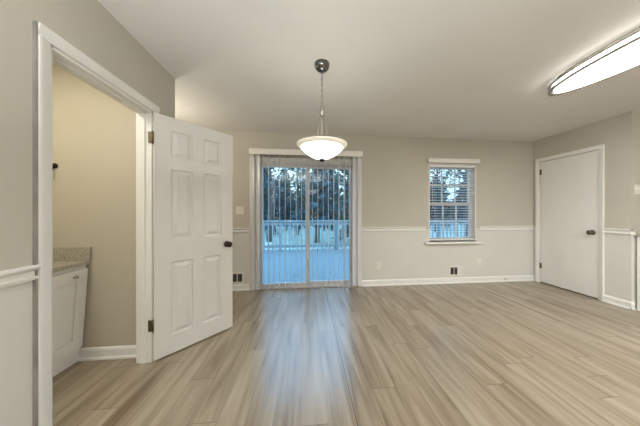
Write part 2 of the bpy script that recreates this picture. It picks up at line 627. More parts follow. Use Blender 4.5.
# ------------------------------------------------------------------ open six-panel door
DW, DH, DT = 0.678, 1.975, 0.038
hinge = Vector((XL + 0.022, D1[1] - J - 0.004, 0.012))
ang = math.atan2(2.48 - 1.965, -0.764 + 1.203)
d1 = thing('door_1', 'white six-panel door standing open beside the bathroom doorway', 'door', hinge, ang, kind='structure')
# local: x along the leaf, y+ = far side, z up. front face y=0
panels = [(z0, z1) for z0, z1 in ((0.15, 0.765), (0.955, 1.545), (1.635, 1.865))]
pcols = [(0.120, 0.292), (0.384, 0.560)]
k = MB()
k.box((0, 0.0135, 0), (DW, DT - 0.0135, DH))
for face in (0, 1):
    def fy(d):
        return d if face == 0 else DT - d
    ya, yb = sorted((fy(0.0), fy(0.0140)))
    xs = [0, pcols[0][0], pcols[0][1], pcols[1][0], pcols[1][1], DW]
    for x0, x1 in ((xs[0], xs[1]), (xs[2], xs[3]), (xs[4], xs[5])):
        k.box((x0, ya, 0), (x1, yb, DH))
    zr = [0, 0.15, 0.765, 0.955, 1.545, 1.635, 1.865, DH]
    for x0, x1 in pcols:
        for z0, z1 in ((zr[0], zr[1]), (zr[2], zr[3]), (zr[4], zr[5]), (zr[6], zr[7])):
            k.box((x0, ya, z0), (x1, yb, z1))
    for x0, x1 in pcols:
        for z0, z1 in panels:
            mp = lambda u, v, d: (u, fy(d), v)
            # sticking (small slope around the recess) and raised field
            k.frustum((x0 + .020, z0 + .020), (x1 - .020, z1 - .020), (x0 + .046, z0 + .046), (x1 - .046, z1 - .046), 0.0140, 0.002, mp)
            for (ua, va, ub, vb, ia) in ((x0, z0, x1, z0, 'b'), (x0, z1, x1, z1, 't'), (x0, z0, x0, z1, 'l'), (x1, z0, x1, z1, 'r')):
                s_ = 0.009
                if ia == 'b': q = [(x0, z0, 0.0), (x1, z0, 0.0), (x1 - s_, z0 + s_, .0139), (x0 + s_, z0 + s_, .0139)]
                if ia == 't': q = [(x0, z1, 0.0), (x1, z1, 0.0), (x1 - s_, z1 - s_, .0139), (x0 + s_, z1 - s_, .0139)]
                if ia == 'l': q = [(x0, z0, 0.0), (x0, z1, 0.0), (x0 + s_, z1 - s_, .0139), (x0 + s_, z0 + s_, .0139)]
                if ia == 'r': q = [(x1, z0, 0.0), (x1, z1, 0.0), (x1 - s_, z1 - s_, .0139), (x1 - s_, z0 + s_, .0139)]
                k.b.faces.new([k.b.verts.new(mp(*p)) for p in q])
leaf = k.build('door_leaf', M['door'], d1)
# knob both sides
KN = [(0, 0), (0.031, 0), (0.031, 0.006), (0.024, 0.010), (0.012, 0.013), (0.011, 0.028), (0.019, 0.034), (0.027, 0.044), (0.029, 0.053), (0.025, 0.062), (0.014, 0.067), (0, 0.068)]


def knob(parent, loc, direction, m, name='knob', sc=1.0):
    k = MB()
    q = Vector((0, 0, 1)).rotation_difference(Vector(direction)).to_matrix().to_4x4()
    k.lathe([(r * sc, z * sc) for r, z in KN], 24, Matrix.Translation(loc) @ q)
    return k.build(name, m, parent)


kb = knob(d1, (DW - 0.065, 0.0, 0.86), (0, -1, 0), M['bronze'])
kb['label'] = 'dark bronze round knob'
knob(d1, (DW - 0.065, DT, 0.86), (0, 1, 0), M['bronze'])
for hz in (0.235, 1.73):
    k = MB()
    k.tube([(-0.008, 0.006, hz), (-0.008, 0.006, hz + 0.09)], 0.0075, 10)
    k.tube([(-0.008, 0.006, hz - .005), (-0.008, 0.006, hz + 0.095)], 0.0045, 8)
    k.box((-0.002, 0.002, hz), (0.0005, 0.033, hz + 0.09))
    inv = Matrix.Rotation(-ang, 4, 'Z')
    k.box((-0.034, -0.0005, hz), (0.0, 0.004, hz + 0.09), 0, Matrix.Translation((-0.008, 0.006, 0)) @ inv)
    h_ = k.build('hinge', M['brass'], d1)
    h_['label'] = 'brass butt hinge'

# ------------------------------------------------------------------ closet door on the right wall
casing('trim_7', 'x', D2[0], D2[1], D2[3], XR, -1, 'white casing around the flush door on the right wall')
d2 = thing('door_2', 'closed plain white flush door on the right wall', 'door', (XR + 0.004, (D2[0] + D2[1]) / 2, 0), 0, kind='structure')
w2 = (D2[1] - D2[0]) / 2
k = MB()
k.box((0, -w2 + 0.005, 0.014), (0.04, w2 - 0.005, D2[3] - 0.005))
k.build('door_leaf', M['closet_door'], d2, bevel=0.002)
box_obj('threshold_gap', (0.012, -w2 + 0.001, 0.0), (0.05, w2 - .001, 0.014), M['dark'], d2)
kb = knob(d2, (0.0, -w2 + 0.075, 0.915), (-1, 0, 0), M['dark_nickel'], sc=1.12)
kb['label'] = 'satin metal round knob'
for hz in (0.245, 1.835):
    k = MB()
    k.tube([(-0.006, w2 - 0.006, hz), (-0.006, w2 - 0.006, hz + 0.09)], 0.0075, 10)
    k.box((-0.002, w2 - 0.030, hz), (0.0005, w2 - 0.004, hz + 0.09))
    h_ = k.build('hinge', M['brass'], d2)
    h_['label'] = 'dark metal butt hinge'

# ------------------------------------------------------------------ sliding glass door
d3 = thing('door_3', 'white two-panel sliding glass door opening onto the deck', 'door', (0, YB, 0), 0, kind='structure')
k = MB()
x0, x1, z1 = SL[0], SL[1], SL[3]
k.box((x0, 0.0, 0), (x0 + 0.035, WT, z1))
k.box((x1 - 0.035, 0.0, 0), (x1, WT, z1))
k.box((x0 + .035, 0.0, z1 - 0.04), (x1 - .035, WT, z1))
k.box((x0 + .035, 0.0, 0.0), (x1 - .035, WT, 0.022))
k.build('frame', M['vinyl'], d3, bevel=0.002)


def slide_panel(name, xa, xb, ya):
    P = 0.062
    k = MB()
    zb, zt = 0.022, z1 - 0.04
    k.box((xa, ya, zb), (xa + P, ya + .04, zt))
    k.box((xb - P, ya, zb), (xb, ya + .04, zt))
    k.box((xa + P, ya, zb), (xb - P, ya + .04, zb + 0.055))
    k.box((xa + P, ya, zt - .045), (xb - P, ya + .04, zt))
    p = k.build(name, M['vinyl'], d3, bevel=0.002)
    box_obj('glass', (xa + P - .005, ya + .017, zb + .05), (xb - P + .005, ya + .023, zt - .04), M['glass'], p)
    return p


p1 = slide_panel('sliding_panel', x0 + .035, 0.048, 0.03)
p2 = slide_panel('fixed_panel', -0.018, x1 - .035, 0.085)
k = MB()
k.box((0.005, 0.004, 0.93), (0.030, 0.03, 1.13))
k.build('pull_handle', M['vinyl'], p1, bevel=0.004)
# flat casing on the room side
k = MB()
k.box((SXL, -0.016, 0), (x0, 0, z1 + 0.055))
k.box((x1, -0.016, 0), (SXR, 0, z1 + 0.055))
k.box((x0, -0.016, z1), (x1, 0, z1 + 0.055))
o = k.build('trim_8', M['trim'], bevel=0.003)
o.location = (0, YB, 0)
struct(o, 'white casing around the sliding glass door', 'trim')

# ------------------------------------------------------------------ vertical blind over the sliding door
vb = thing('vertical_blind', 'white vertical blind with turned slats hanging over the sliding glass door', 'blind', (0, 3.585, 2.15))
k = MB()
k.box((-0.855, -0.055, -0.085), (0.872, -0.049, 0.0))
k.box((-0.855, -0.049, -0.085), (-0.849, 0.075, 0.0))
k.box((0.866, -0.049, -0.085), (0.872, 0.075, 0.0))
k.box((-0.849, -0.049, -0.006), (0.866, 0.075, 0.0))
v_ = k.build('valance', M['valance'], vb, bevel=0.001)
k = MB()
k.box((-0.84, -0.02, -0.055), (0.86, 0.02, -0.012))
k.build('headrail', M['blind'], vb, bevel=0.003)
NV = 21
rv = random.Random(4)
vane_me = None
for i in range(NV):
    xv = -0.825 + 1.665 * i / (NV - 1)
    if vane_me is None:
        k = MB()
        n = 6
        zb, zt = -2.128, -0.058
        rows = []
        for z in (zb, zt):
            front, back = [], []
            for j in range(n + 1):
                u = -0.0445 + 0.089 * j / n
                c = 0.004 * (1 - (u / 0.0445) ** 2)
                front.append(k.b.verts.new((u, c + 0.0006, z)))
                back.append(k.b.verts.new((u, c - 0.0006, z)))
            rows.append(front + back[::-1])
        A, B = rows
        for j in range(len(A)):
            q = (j + 1) % len(A)
            k.b.faces.new((A[j], A[q], B[q], B[j]))
        k.b.faces.new(A[::-1])
        k.b.faces.new(B)
        k.box((-0.006, 0.004, zt), (0.006, 0.010, zt + 0.012))
        ov = k.build('vane', M['vane'], vb)
        vane_me = ov.data
    else:
        ov = bpy.data.objects.new('vane', vane_me)
        COL.objects.link(ov)
        ov.parent = vb
    ov.location = (xv, 0.002, 0)
    ov.rotation_euler = (0, 0, R(93 + rv.uniform(-4, 4)) if 1 < i < NV - 2 else R(150 if i < 5 else 30))
k = MB()
k.tube([(-0.83, -0.035, -0.05), (-0.832, -0.036, -0.7), (-0.83, -0.035, -1.35)], 0.004, 8)
k.build('wand', M['blind'], vb)

# ------------------------------------------------------------------ window
w1 = thing('window_1', 'white double-hung grid window in the back wall', 'window', (0, YB, 0), 0, kind='structure')
x0, x1, z0, z1 = WN
k = MB()
k.box((x0, 0, z0), (x0 + .022, WT, z1))
k.box((x1 - .022, 0, z0), (x1, WT, z1))
k.box((x0 + .022, 0, z1 - .022), (x1 - .022, WT, z1))
k.box((x0 + .022, 0, z0), (x1 - .022, WT, z0 + .022))
k.build('window_frame', M['vinyl'], w1, bevel=0.002)


def sash(name, za, zb, ya):
    xa, xb = x0 + .022, x1 - .022
    P = 0.042
    k = MB()
    k.box((xa, ya, za), (xa + P, ya + .03, zb))
    k.box((xb - P, ya, za), (xb, ya + .03, zb))
    k.box((xa + P, ya, za), (xb - P, ya + .03, za + P))
    k.box((xa + P, ya, zb - P), (xb - P, ya + .03, zb))
    s_ = k.build(name, M['vinyl'], w1, bevel=0.002)
    box_obj('glass', (xa + P - .004, ya + .012, za + P - .004), (xb - P + .004, ya + .016, zb - P + .004), M['glass'], s_)
    k = MB()
    for q in (1, 2):
        xc = xa + P + (xb - xa - 2 * P) * q / 3
        k.box((xc - .009, ya + .004, za + P), (xc + .009, ya + .026, zb - P))
    zc = (za + zb) / 2
    k.box((xa + P, ya + .004, zc - .009), (xb - P, ya + .026, zc + .009))
    k.build('muntin_grid', M['vinyl'], s_)


zm = 1.345
sash('lower_sash', z0 + .022, zm + .02, 0.075)
sash('upper_sash', zm - .02, z1 - .022, 0.108)
k = MB()
k.box((x0 - 0.075, -0.06, z0 - 0.03), (x1 + 0.045, 0.0, z0))
k.box((x0, 0.0, z0 - .001), (x1, 0.072, z0 + .023))
k.build('window_sill', M['trim'], w1, bevel=0.004)

wb = thing('window_blind', 'white horizontal slat blind lowered over the grid window', 'blind', (0, YB, 2.02))
k = MB()
k.box((x0 - .03, -0.05, 0.0), (x1 + .035, -0.042, 0.075))
k.box((x0 - .03, -0.042, 0.0), (x0 - .024, 0.0, 0.075))
k.box((x1 + .029, -0.042, 0.0), (x1 + .035, 0.0, 0.075))
k.box((x0 - .03, -0.042, 0.067), (x1 + .035, 0.0, 0.075))
k.build('valance', M['valance'], wb, bevel=0.002)
box_obj('headrail', (x0 + .026, 0.008, -0.062), (x1 - .026, 0.058, -0.022), M['blind'], wb, 0.003)
k = MB()
zs = -0.085
while zs > -1.26:
    a = k.box((x0 + .028, -0.024, -0.0014), (x1 - .028, 0.024, 0.0014), 0, Matrix.Translation((0, 0.036, zs)) @ Matrix.Rotation(R(-6), 4, 'X'))
    zs -= 0.0445
k.build('slats', M['blind'], wb)
box_obj('bottom_rail', (x0 + .028, 0.014, -1.292), (x1 - .028, 0.058, -1.272), M['blind'], wb, 0.003)
k = MB()
for xc in (x0 + .14, (x0 + x1) / 2, x1 - .14):
    for yc in (0.0140, 0.0615):
        k.tube([(xc, yc, -0.06), (xc, yc, -1.275)], 0.0012, 5)
k.build('ladder_cords', M['blind'], wb)
k = MB()
k.tube([(x0 + .07, 0.004, -0.06), (x0 + .071, 0.002, -0.75)], 0.004, 8)
k.build('tilt_wand', M['blind'], wb)

# ------------------------------------------------------------------ pendant light
PX, PY = 0.129, 1.931
pl = thing('pendant_light', 'lit white glass bowl pendant lamp hanging by a chain from the ceiling', 'lamp', (PX, PY, H))
k = MB()
k.lathe([(0, 0), (0.064, 0), (0.064, -0.006), (0.063, -0.018), (0.058, -0.034), (0.048, -0.049), (0.034, -0.060), (0.018, -0.067), (0, -0.069)], 32)
k.build('canopy', M['chrome'], pl)
k = MB()
zc = -0.066
i = 0
while zc > -0.350:
    pts = []
    for q in range(10):
        a = 2 * PI * q / 10
        u, w = 0.0075 * math.cos(a), 0.016 * math.sin(a)
        pts.append((u, 0, zc - 0.012 + w) if i % 2 == 0 else (0, u, zc - 0.012 + w))
    k.tube(pts, 0.0022, 6, closed=True)
    zc -= 0.0245
    i += 1
k.tube([(0.003, 0.004, -0.06), (-0.003, 0.003, -0.15), (0.004, -0.003, -0.28), (0.0, 0.0, -0.362)], 0.0022, 6)
k.build('chain', M['nickel'], pl)
k = MB()
pts = [(0.016 * math.cos(2 * PI * q / 14), 0, -0.366 + 0.018 * math.sin(2 * PI * q / 14)) for q in range(14)]
k.tube(pts, 0.0035, 8, closed=True)
k.lathe([(0, -0.381), (0.012, -0.383), (0.02, -0.396), (0.022, -0.411), (0.016, -0.422), (0.009, -0.428), (0, -0.429)], 20)
k.build('hub', M['nickel'], pl)
for q in range(3):
    a = R(90 + 120 * q)
    ca, sa = math.cos(a), math.sin(a)
    k = MB()
    k.tube([(0.014 * ca, 0.014 * sa, -0.418), (0.022 * ca, 0.022 * sa, -0.47), (0.047 * ca, 0.047 * sa, -0.60), (0.062 * ca, 0.062 * sa, -0.72), (0.055 * ca, 0.055 * sa, -0.780)], 0.0042, 8)
    k.build('rod', M['nickel'], pl)
ZR = -0.690
k = MB()
k.lathe([(0.180, ZR - 0.0070), (0.173, ZR - 0.0226), (0.150, ZR - 0.0487), (0.112, ZR - 0.0774), (0.070, ZR - 0.0992), (0.03, ZR - 0.1105), (0, ZR - 0.1131), (0, ZR - 0.1079), (0.028, ZR - 0.1053), (0.067, ZR - 0.0940), (0.107, ZR - 0.0722), (0.144, ZR - 0.0444), (0.167, ZR - 0.0209), (0.174, ZR - 0.0070)], 48, closed=False)
b_ = k.build('glass_bowl', M['pend'], pl)
k = MB()
k.lathe([(0.172, ZR - .012), (0.181, ZR - .013), (0.190, ZR - 0.010), (0.203, ZR - 0.004), (0.211, ZR + 0.006), (0.211, ZR + 0.014), (0.202, ZR + 0.012), (0.190, ZR + 0.004), (0.176, ZR - .003)], 48, closed=True)
b_ = k.build('bowl_rim', M['pendrim'], pl)
k = MB()
k.lathe([(0, ZR - 0.1110), (0.022, ZR - 0.1100), (0.027, ZR - 0.1160), (0.018, ZR - 0.1250), (0.011, ZR - 0.1310), (0, ZR - 0.1340)], 20)
b_ = k.build('finial', M['bronze'], pl)
b_['label'] = 'dark metal finial under the bowl'

# ------------------------------------------------------------------ oval ceiling light
LX, LY = 2.415, 1.40
cl = thing('oval_ceiling_light', 'long oval lit ceiling fixture with two thin metal rings', 'lamp', (LX, LY, H))
AX, AY = 0.207, 0.655
k = MB()
k.lathe([(0, -0.001), (0.90, -0.001), (0.93, -0.02), (0.93, -0.030), (0, -0.030)], 72, None, AX, AY)
k.build('backplate', M['plate'], cl)
k = MB()
k.lathe([(0.88, -0.030), (0.915, -0.034), (0.925, -0.060), (0.915, -0.080), (0.88, -0.088), (0.8, -0.093), (0.6, -0.098), (0.3, -0.101), (0, -0.102)], 72, None, AX, AY)
k.build('diffuser', M['diff'], cl)
for zz, nm in ((-0.036, 'upper_ring'), (-0.080, 'lower_ring')):
    k = MB()
    hh = 0.006 if nm == 'upper_ring' else 0.010
    k.lathe([(0.945, zz - hh), (1.0, zz - hh), (1.0, zz + hh), (0.945, zz + hh)], 72, None, AX, AY, closed=True)
    k.build(nm, M['nickel'], cl)
for q in range(6):
    a = R(30 + 60 * q)
    k = MB()
    px, py = 0.99 * AX * math.cos(a), 0.99 * AY * math.sin(a)
    k.tube([(px, py, -0.032), (px, py, -0.082)], 0.004, 8)
    k.build('post', M['nickel'], cl)
ll = bpy.data.lights.new('oval_tubes', 'AREA')
ll.shape = 'ELLIPSE'
ll.size, ll.size_y = 1.7 * AX, 1.75 * AY
ll.energy = 29
ll.color = (0.96, 0.985, 1.0)
llo = bpy.data.objects.new('oval_tubes', ll)
COL.objects.link(llo)
llo.location = (LX, LY, H - 0.106)

# ------------------------------------------------------------------ wall plates, grilles, stops
def outlet(name, x, z, label, blank=False):
    t = thing(name, label, 'outlet', (x, YB, z))
    k = MB()
    k.box((-0.037, -0.006, -0.058), (0.037, 0, 0.058))
    k.build('cover_plate', M['plate'], t, bevel=0.003)
    if not blank:
        for dz in (-0.022, 0.022):
            k = MB()
            k.lathe([(0, 0.0), (0.0165, 0.0), (0.0165, 0.002), (0, 0.0022)], 20, Matrix.Translation((0, -0.006, dz)) @ Matrix.Rotation(R(90), 4, 'X'))
            f = k.build('socket_face', M['plate'], t)
            k = MB()
            for dx in (-0.006, 0.006):
                k.box((dx - .0012, -0.0088, dz - .004), (dx + .0012, -0.0078, dz + .006))
            k.build('slots', M['dark'], f)
    return t


outlet('wall_outlet', 1.165, 0.325, 'white outlet plate low on the back wall, just right of the sliding door')
outlet('wall_outlet', 2.935, 0.345, 'faint white plate on the back wall, right of the black and white vent grille', blank=True)

t = thing('light_switch', 'ivory double light switch plate left of the sliding door', 'switch', (-1.02, YB, 1.225))
k = MB()
k.box((-0.058, -0.007, -0.06), (0.058, 0, 0.06))
k.build('cover_plate', M['plate'], t, bevel=0.003)
for dx in (-0.023, 0.023):
    k = MB()
    k.box((dx - .006, -0.014, -0.004), (dx + .006, -0.007, 0.016))
    k.build('toggle', M['plate'], t, bevel=0.001)
t = thing('light_switch', 'white switch plate on the kitchen wall at the right edge', 'switch', (4.045, YRC, 1.475))
k = MB()
k.box((-0.037, -0.007, -0.06), (0.037, 0, 0.06))
k.build('cover_plate', M['plate'], t, bevel=0.003)
k = MB()
k.box((-.006, -0.014, -0.004), (.006, -0.007, 0.016))
k.build('toggle', M['plate'], t, bevel=0.001)


def grille(name, x, z, w, h, label, closed=True):
    t = thing(name, label, 'vent', (x, YB, z))
    k = MB()
    F, yb = 0.022, -0.010
    k.box((-w / 2, yb, -h / 2), (w / 2, 0, -h / 2 + F))
    k.box((-w / 2, yb, h / 2 - F), (w / 2, 0, h / 2))
    k.box((-w / 2, yb, -h / 2 + F), (-w / 2 + F, 0, h / 2 - F))
    k.box((w / 2 - F, yb, -h / 2 + F), (w / 2, 0, h / 2 - F))
    iw = w - 2 * F
    for q in (1, 2):
        xc = -w / 2 + F + iw * q / 3
        k.box((xc - .006, yb, -h / 2 + F), (xc + .006, 0, h / 2 - F))
    k.build('grille_frame', M['plate'], t, bevel=0.002)
    box_obj('duct_opening', (-w / 2 + F - .001, -0.0025, -h / 2 + F - .001), (w / 2 - F + .001, -0.0005, h / 2 - F + .001), M['dark'], t)
    k = MB()
    for q in range(3):
        xa = -w / 2 + F + iw * q / 3 + .006
        xb = -w / 2 + F + iw * (q + 1) / 3 - .006
        n = 3
        for j in range(n):
            xc = xa + (xb - xa) * (j + .5) / n
            sh = closed and q == 2
            rot = R(82) if sh else R(20)
            ln = 0.010 if sh else 0.006
            k.box((-0.0008, -ln / 2, -h / 2 + F), (0.0008, ln / 2, h / 2 - F), 0, Matrix.Translation((xc, -.004 if sh else -0.0065, 0)) @ Matrix.Rotation(rot, 4, 'Z'))
    k.build('louvers', M['nickel'], t)
    if closed:
        xa = -w / 2 + F + iw * 2 / 3 + .006
        k = MB()
        k.box((xa, -0.006, -h / 2 + F), (w / 2 - F, -0.0045, h / 2 - F))
        k.build('damper_plate', M['plate'], t)
    return t


grille('vent_grille', 2.51, 0.205, 0.235, 0.165, 'white floor vent grille with dark slots in the back wall under the window')
grille('vent_grille', -1.092, 0.192, 0.26, 0.165, 'white vent grille with dark slots between the open door and sliding door', closed=False)

t = thing('door_stop', 'small spring door stop on the back wall baseboard near the right corner', 'door stop', (3.40, YB - 0.0135, 0.05))
k = MB()
k.lathe([(0, 0), (0.011, 0), (0.011, 0.004), (0, 0.004)], 16, Matrix.Rotation(R(90), 4, 'X'))
k.build('base', M['nickel'], t)
k = MB()
k.tube([(0.005 * math.cos(q * .9), -0.004 - 0.055 * q / 70, 0.005 * math.sin(q * .9)) for q in range(71)], 0.0016, 5)
k.build('spring', M['nickel'], t)
k = MB()
k.lathe([(0, 0.057), (0.008, 0.057), (0.009, 0.064), (0.008, 0.072), (0, 0.073)], 16, Matrix.Rotation(R(90), 4, 'X'))
k.build('rubber_tip', M['stop'], t)

# ------------------------------------------------------------------ bathroom: vanity, top, hook
VX, VY0, VY1, VZ = -1.775, 1.18, 2.058, 0.775
va = thing('bathroom_vanity', 'white bathroom vanity cabinet under a granite top', 'cabinet', (-2.03, (VY0 + VY1) / 2, 0))
va_o = Vector(va.location)


def vp(x, y, z):
    return (x - va_o.x, y - va_o.y, z)


SLANT = 0.050


def fx(z, d=0.0):
    return VX - SLANT * (1 - z / VZ) + d


k = MB()
pts = [(-2.30, 0.0), (fx(0), 0.0), (fx(VZ), VZ), (-2.30, VZ)]
A = [k.b.verts.new(vp(x, VY0, z)) for x, z in pts]
B = [k.b.verts.new(vp(x, VY1, z)) for x, z in pts]
for i in range(4):
    j = (i + 1) % 4
    k.b.faces.new((A[i], A[j], B[j], B[i]))
k.b.faces.new(A); k.b.faces.new(B[::-1])
k.build('body', M['cab'], va)
for (ya, yb, kn) in ((VY0 + .02, VY0 + .415, VY0 + .37), (VY0 + .425, VY1 - .008, VY1 - .12)):
    za, zb = 0.115, VZ - 0.03
    k = MB()

    def slab(y0_, y1_, z0_, z1_, d0, d1_):
        P = []
        for d in (d0, d1_):
            for (y, z) in ((y0_, z0_), (y1_, z0_), (y1_, z1_), (y0_, z1_)):
                P.append(k.b.verts.new(vp(fx(z, d), y, z)))
        for q in ((0, 1, 2, 3), (4, 5, 6, 7), (0, 1, 5, 4), (1, 2, 6, 5), (2, 3, 7, 6), (3, 0, 4, 7)):
            k.b.faces.new([P[i] for i in q])
    slab(ya, yb, za, zb, 0.001, 0.016)
    r_ = 0.085
    slab(ya, yb, za, za + r_, 0.016, 0.026)
    slab(ya, yb, zb - r_, zb, 0.016, 0.026)
    slab(ya, ya + r_, za + r_, zb - r_, 0.016, 0.026)
    slab(yb - r_, yb, za + r_, zb - r_, 0.016, 0.026)
    slab(ya + r_ + .02, yb - r_ - .02, za + r_ + .02, zb - r_ - .02, 0.016, 0.024)
    dd = k.build('door', M['cab'], va, bevel=0.002)
    kk = knob(dd, vp(fx(0.70, .02), kn, 0.70), (1, 0, 0), M['nickel'], sc=0.5)
    kk['label'] = 'small metal cabinet knob'
box_obj('foot', vp(fx(0) - .06, VY0 + .05, 0), vp(fx(0) + .012, VY0 + .09, 0.03), M['dark'], va)

vt = thing('vanity_countertop', 'speckled granite counter on the white bathroom vanity', 'countertop', (-2.02, 1.6, VZ))
k = MB()
k.box((-2.30 + 2.02, VY0 - .01 - 1.6, 0), (-1.745 + 2.02, 2.063 - 1.6, 0.032))
k.build('slab', M['granite'], vt, bevel=0.004)
k = MB()
k.box((-2.28 + 2.02, 2.043 - 1.6, 0.032), (-1.735 + 2.02, 2.063 - 1.6, 0.14))
k.box((-2.30 + 2.02, VY0 - .01 - 1.6, 0.032), (-2.28 + 2.02, 2.063 - 1.6, 0.14))
k.build('backsplash', M['granite'], vt, bevel=0.003)

t = thing('wall_hook', 'dark metal hook on the bathroom end wall above the vanity', 'hook', (-2.005, 2.065, 1.565))
k = MB()
k.lathe([(0, 0), (0.022, 0), (0.022, 0.005), (0.014, 0.010), (0, 0.011)], 20, Matrix.Rotation(R(90), 4, 'X'))
k.build('base_plate', M['bronze'], t)
k = MB()
k.tube([(0, -0.008, 0.0), (0, -0.030, 0.0), (0, -0.045, 0.010), (0.004, -0.052, 0.024)], 0.006, 8)
k.tube([(0, -0.014, -0.002), (0, -0.024, -0.040), (0, -0.030, -0.058), (0, -0.044, -0.064), (0, -0.055, -0.050)], 0.005, 8)
k.build('hook_arms', M['bronze'], t)

# ------------------------------------------------------------------ kitchen cabinet at the right edge
KX0, KX1, KY0, KY1 = 4.005, 4.80, 1.84, YRC
ca = thing('base_cabinet', 'white kitchen base cabinet behind the right wall corner', 'cabinet', ((KX0 + KX1) / 2, (KY0 + KY1) / 2, 0))
cx_, cy_ = ca.location.x, ca.location.y
k = MB()
k.box((KX0 + .02 - cx_, KY0 + .075 - cy_, 0), (KX1 - cx_, KY1 - .021 - cy_, 0.10))
k.box((KX0 + .02 - cx_, KY0 - cy_, 0.10), (KX1 - cx_, KY1 - .021 - cy_, 0.895))
k.build('body', M['cab'], ca)
k = MB()
xa, xb = KX0 + .004 - cx_, KX0 + .02 - cx_
ya, yb = KY0 + .002 - cy_, KY1 - .022 - cy_
za, zb = 0.0, 0.893
r_ = 0.055
k.box((xa + .009, ya, za), (xb, yb, zb))
k.box((xa, ya, za), (xa + .009, ya + r_, zb))
k.box((xa, yb - r_, za), (xa + .009, yb, zb))
k.box((xa, ya + r_, za), (xa + .009, yb - r_, za + .12))
k.box((xa, ya + r_, zb - r_), (xa + .009, yb - r_, zb))
k.build('end_panel', M['cab'], ca, bevel=0.0015)
for q in range(2):
    xa = KX0 + .03 - cx_ + q * 0.385
    xb = xa + 0.375
    k = MB()
    k.box((xa, KY0 - .018 - cy_, 0.115), (xb, KY0 - cy_, 0.70))
    k.frustum((xa + .05, .165), (xb - .05, .65), (xa + .065, .18), (xb - .065, .635), KY0 - .018 - cy_, KY0 - .026 - cy_, lambda u, v, d: (u, d, v))
    dd = k.build('door', M['cab'], ca)
    knob(dd, (xb - .04 if q == 0 else xa + .04, KY0 - .018 - cy_, 0.64), (0, -1, 0), M['nickel'], sc=0.45)
    k = MB()
    k.box((xa, KY0 - .018 - cy_, 0.715), (xb, KY0 - cy_, 0.88))
    dd = k.build('drawer', M['cab'], ca, bevel=0.003)
    knob(dd, ((xa + xb) / 2, KY0 - .018 - cy_, 0.80), (0, -1, 0), M['nickel'], sc=0.45)
o = box_obj('countertop', (KX0 - .003, KY0 - .03, 0.897), (KX1 + .01, KY1 - .002, 0.93), M['granite'], None, 0.004)
tag(o, 'granite kitchen counter edge at the right edge', 'countertop')

# ------------------------------------------------------------------ outdoors: deck, railing, lawn, trees
o = box_obj('deck', (-5.0, YB + WT, -0.16), (9.0, 8.15, -0.10), M['deck'])
struct(o, 'grey painted deck outside the sliding door', 'deck')
k = MB()
gs = 24
for i in range(gs):
    pass
grid = [[k.b.verts.new((-45 + 100 * i / gs, YB + WT + 0.02 + 50 * j / gs, -0.55 + 0.9 * max(0, j / gs) + 0.12 * math.sin(i * 1.7 + j * 0.9))) for i in range(gs + 1)] for j in range(gs + 1)]
for j in range(gs):
    for i in range(gs):
        f = k.b.faces.new((grid[j][i], grid[j][i + 1], grid[j + 1][i + 1], grid[j + 1][i]))
        f.smooth = True
o = k.build('lawn', M['lawn'])
struct(o, 'pale lawn beyond the deck', 'lawn')

RY = 8.03
rl = thing('deck_railing', 'grey wooden railing with upright balusters along the deck edge', 'railing', (0, RY, -0.10))
rx0, rx1 = -4.8, 8.8
box_obj('top_rail', (rx0, -0.07, 0.98), (rx1, 0.07, 1.02), M['rail'], rl)
box_obj('upper_rail', (rx0, -0.02, 0.86), (rx1, 0.02, 0.95), M['rail'], rl)
box_obj('bottom_rail', (rx0, -0.02, 0.09), (rx1, 0.02, 0.18), M['rail'], rl)
pm = None
for i in range(8):
    x = rx0 + 0.05 + (rx1 - rx0 - 0.1) * i / 7
    if pm is None:
        k = MB(); k.box((-0.045, 0.02, -0.02), (0.045, 0.11, 0.98)); p = k.build('post', M['rail'], rl); pm = p.data
    else:
        p = bpy.data.objects.new('post', pm); COL.objects.link(p); p.parent = rl
    p.location = (x, 0, 0)
pm = None
n = 96
for i in range(n):
    x = rx0 + 0.15 + (rx1 - rx0 - 0.3) * i / (n - 1)
    if pm is None:
        k = MB(); k.box((-0.019, -0.058, 0.04), (0.019, -0.02, 0.94)); p = k.build('baluster', M['rail'], rl); pm = p.data
    else:
        p = bpy.data.objects.new('baluster', pm); COL.objects.link(p); p.parent = rl
    p.location = (x, 0, 0)

# two dry leaves on the deck
for (x, y, s_, rz, lb) in ((-0.215, 4.72, 0.05, 0.4, 'small dark dry leaf on the deck, nearest the sliding door centre'), (-0.62, 4.28, 0.045, 1.9, 'small dark dry leaf on the deck by the left glass panel')):
    k = MB()
    top, bot = [], []
    for q in range(12):
        a = 2 * PI * q / 12
        rr = s_ * (1.0 if q % 2 == 0 else 0.62) * (1.25 if q == 0 else 1)
        z = 0.012 * (rr / s_) ** 2 * (1 + 0.4 * math.sin(3 * a))
        top.append(k.b.verts.new((rr * math.cos(a), 0.75 * rr * math.sin(a), z + .002)))
    c0 = k.b.verts.new((0, 0, 0.002))
    for q in range(12):
        k.b.faces.new((c0, top[q], top[(q + 1) % 12]))
    k.tube([(-s_ * .9, 0, 0.010), (-s_ * 1.6, 0.004, 0.004)], 0.002, 5)
    o = k.build('dry_leaf', M['deadleaf'])
    sm = o.modifiers.new('thick', 'SOLIDIFY'); sm.thickness = 0.0012
    o.location = (x, y, -0.10)
    o.rotation_euler = (0, 0, rz)
    tag(o, lb, 'leaf')


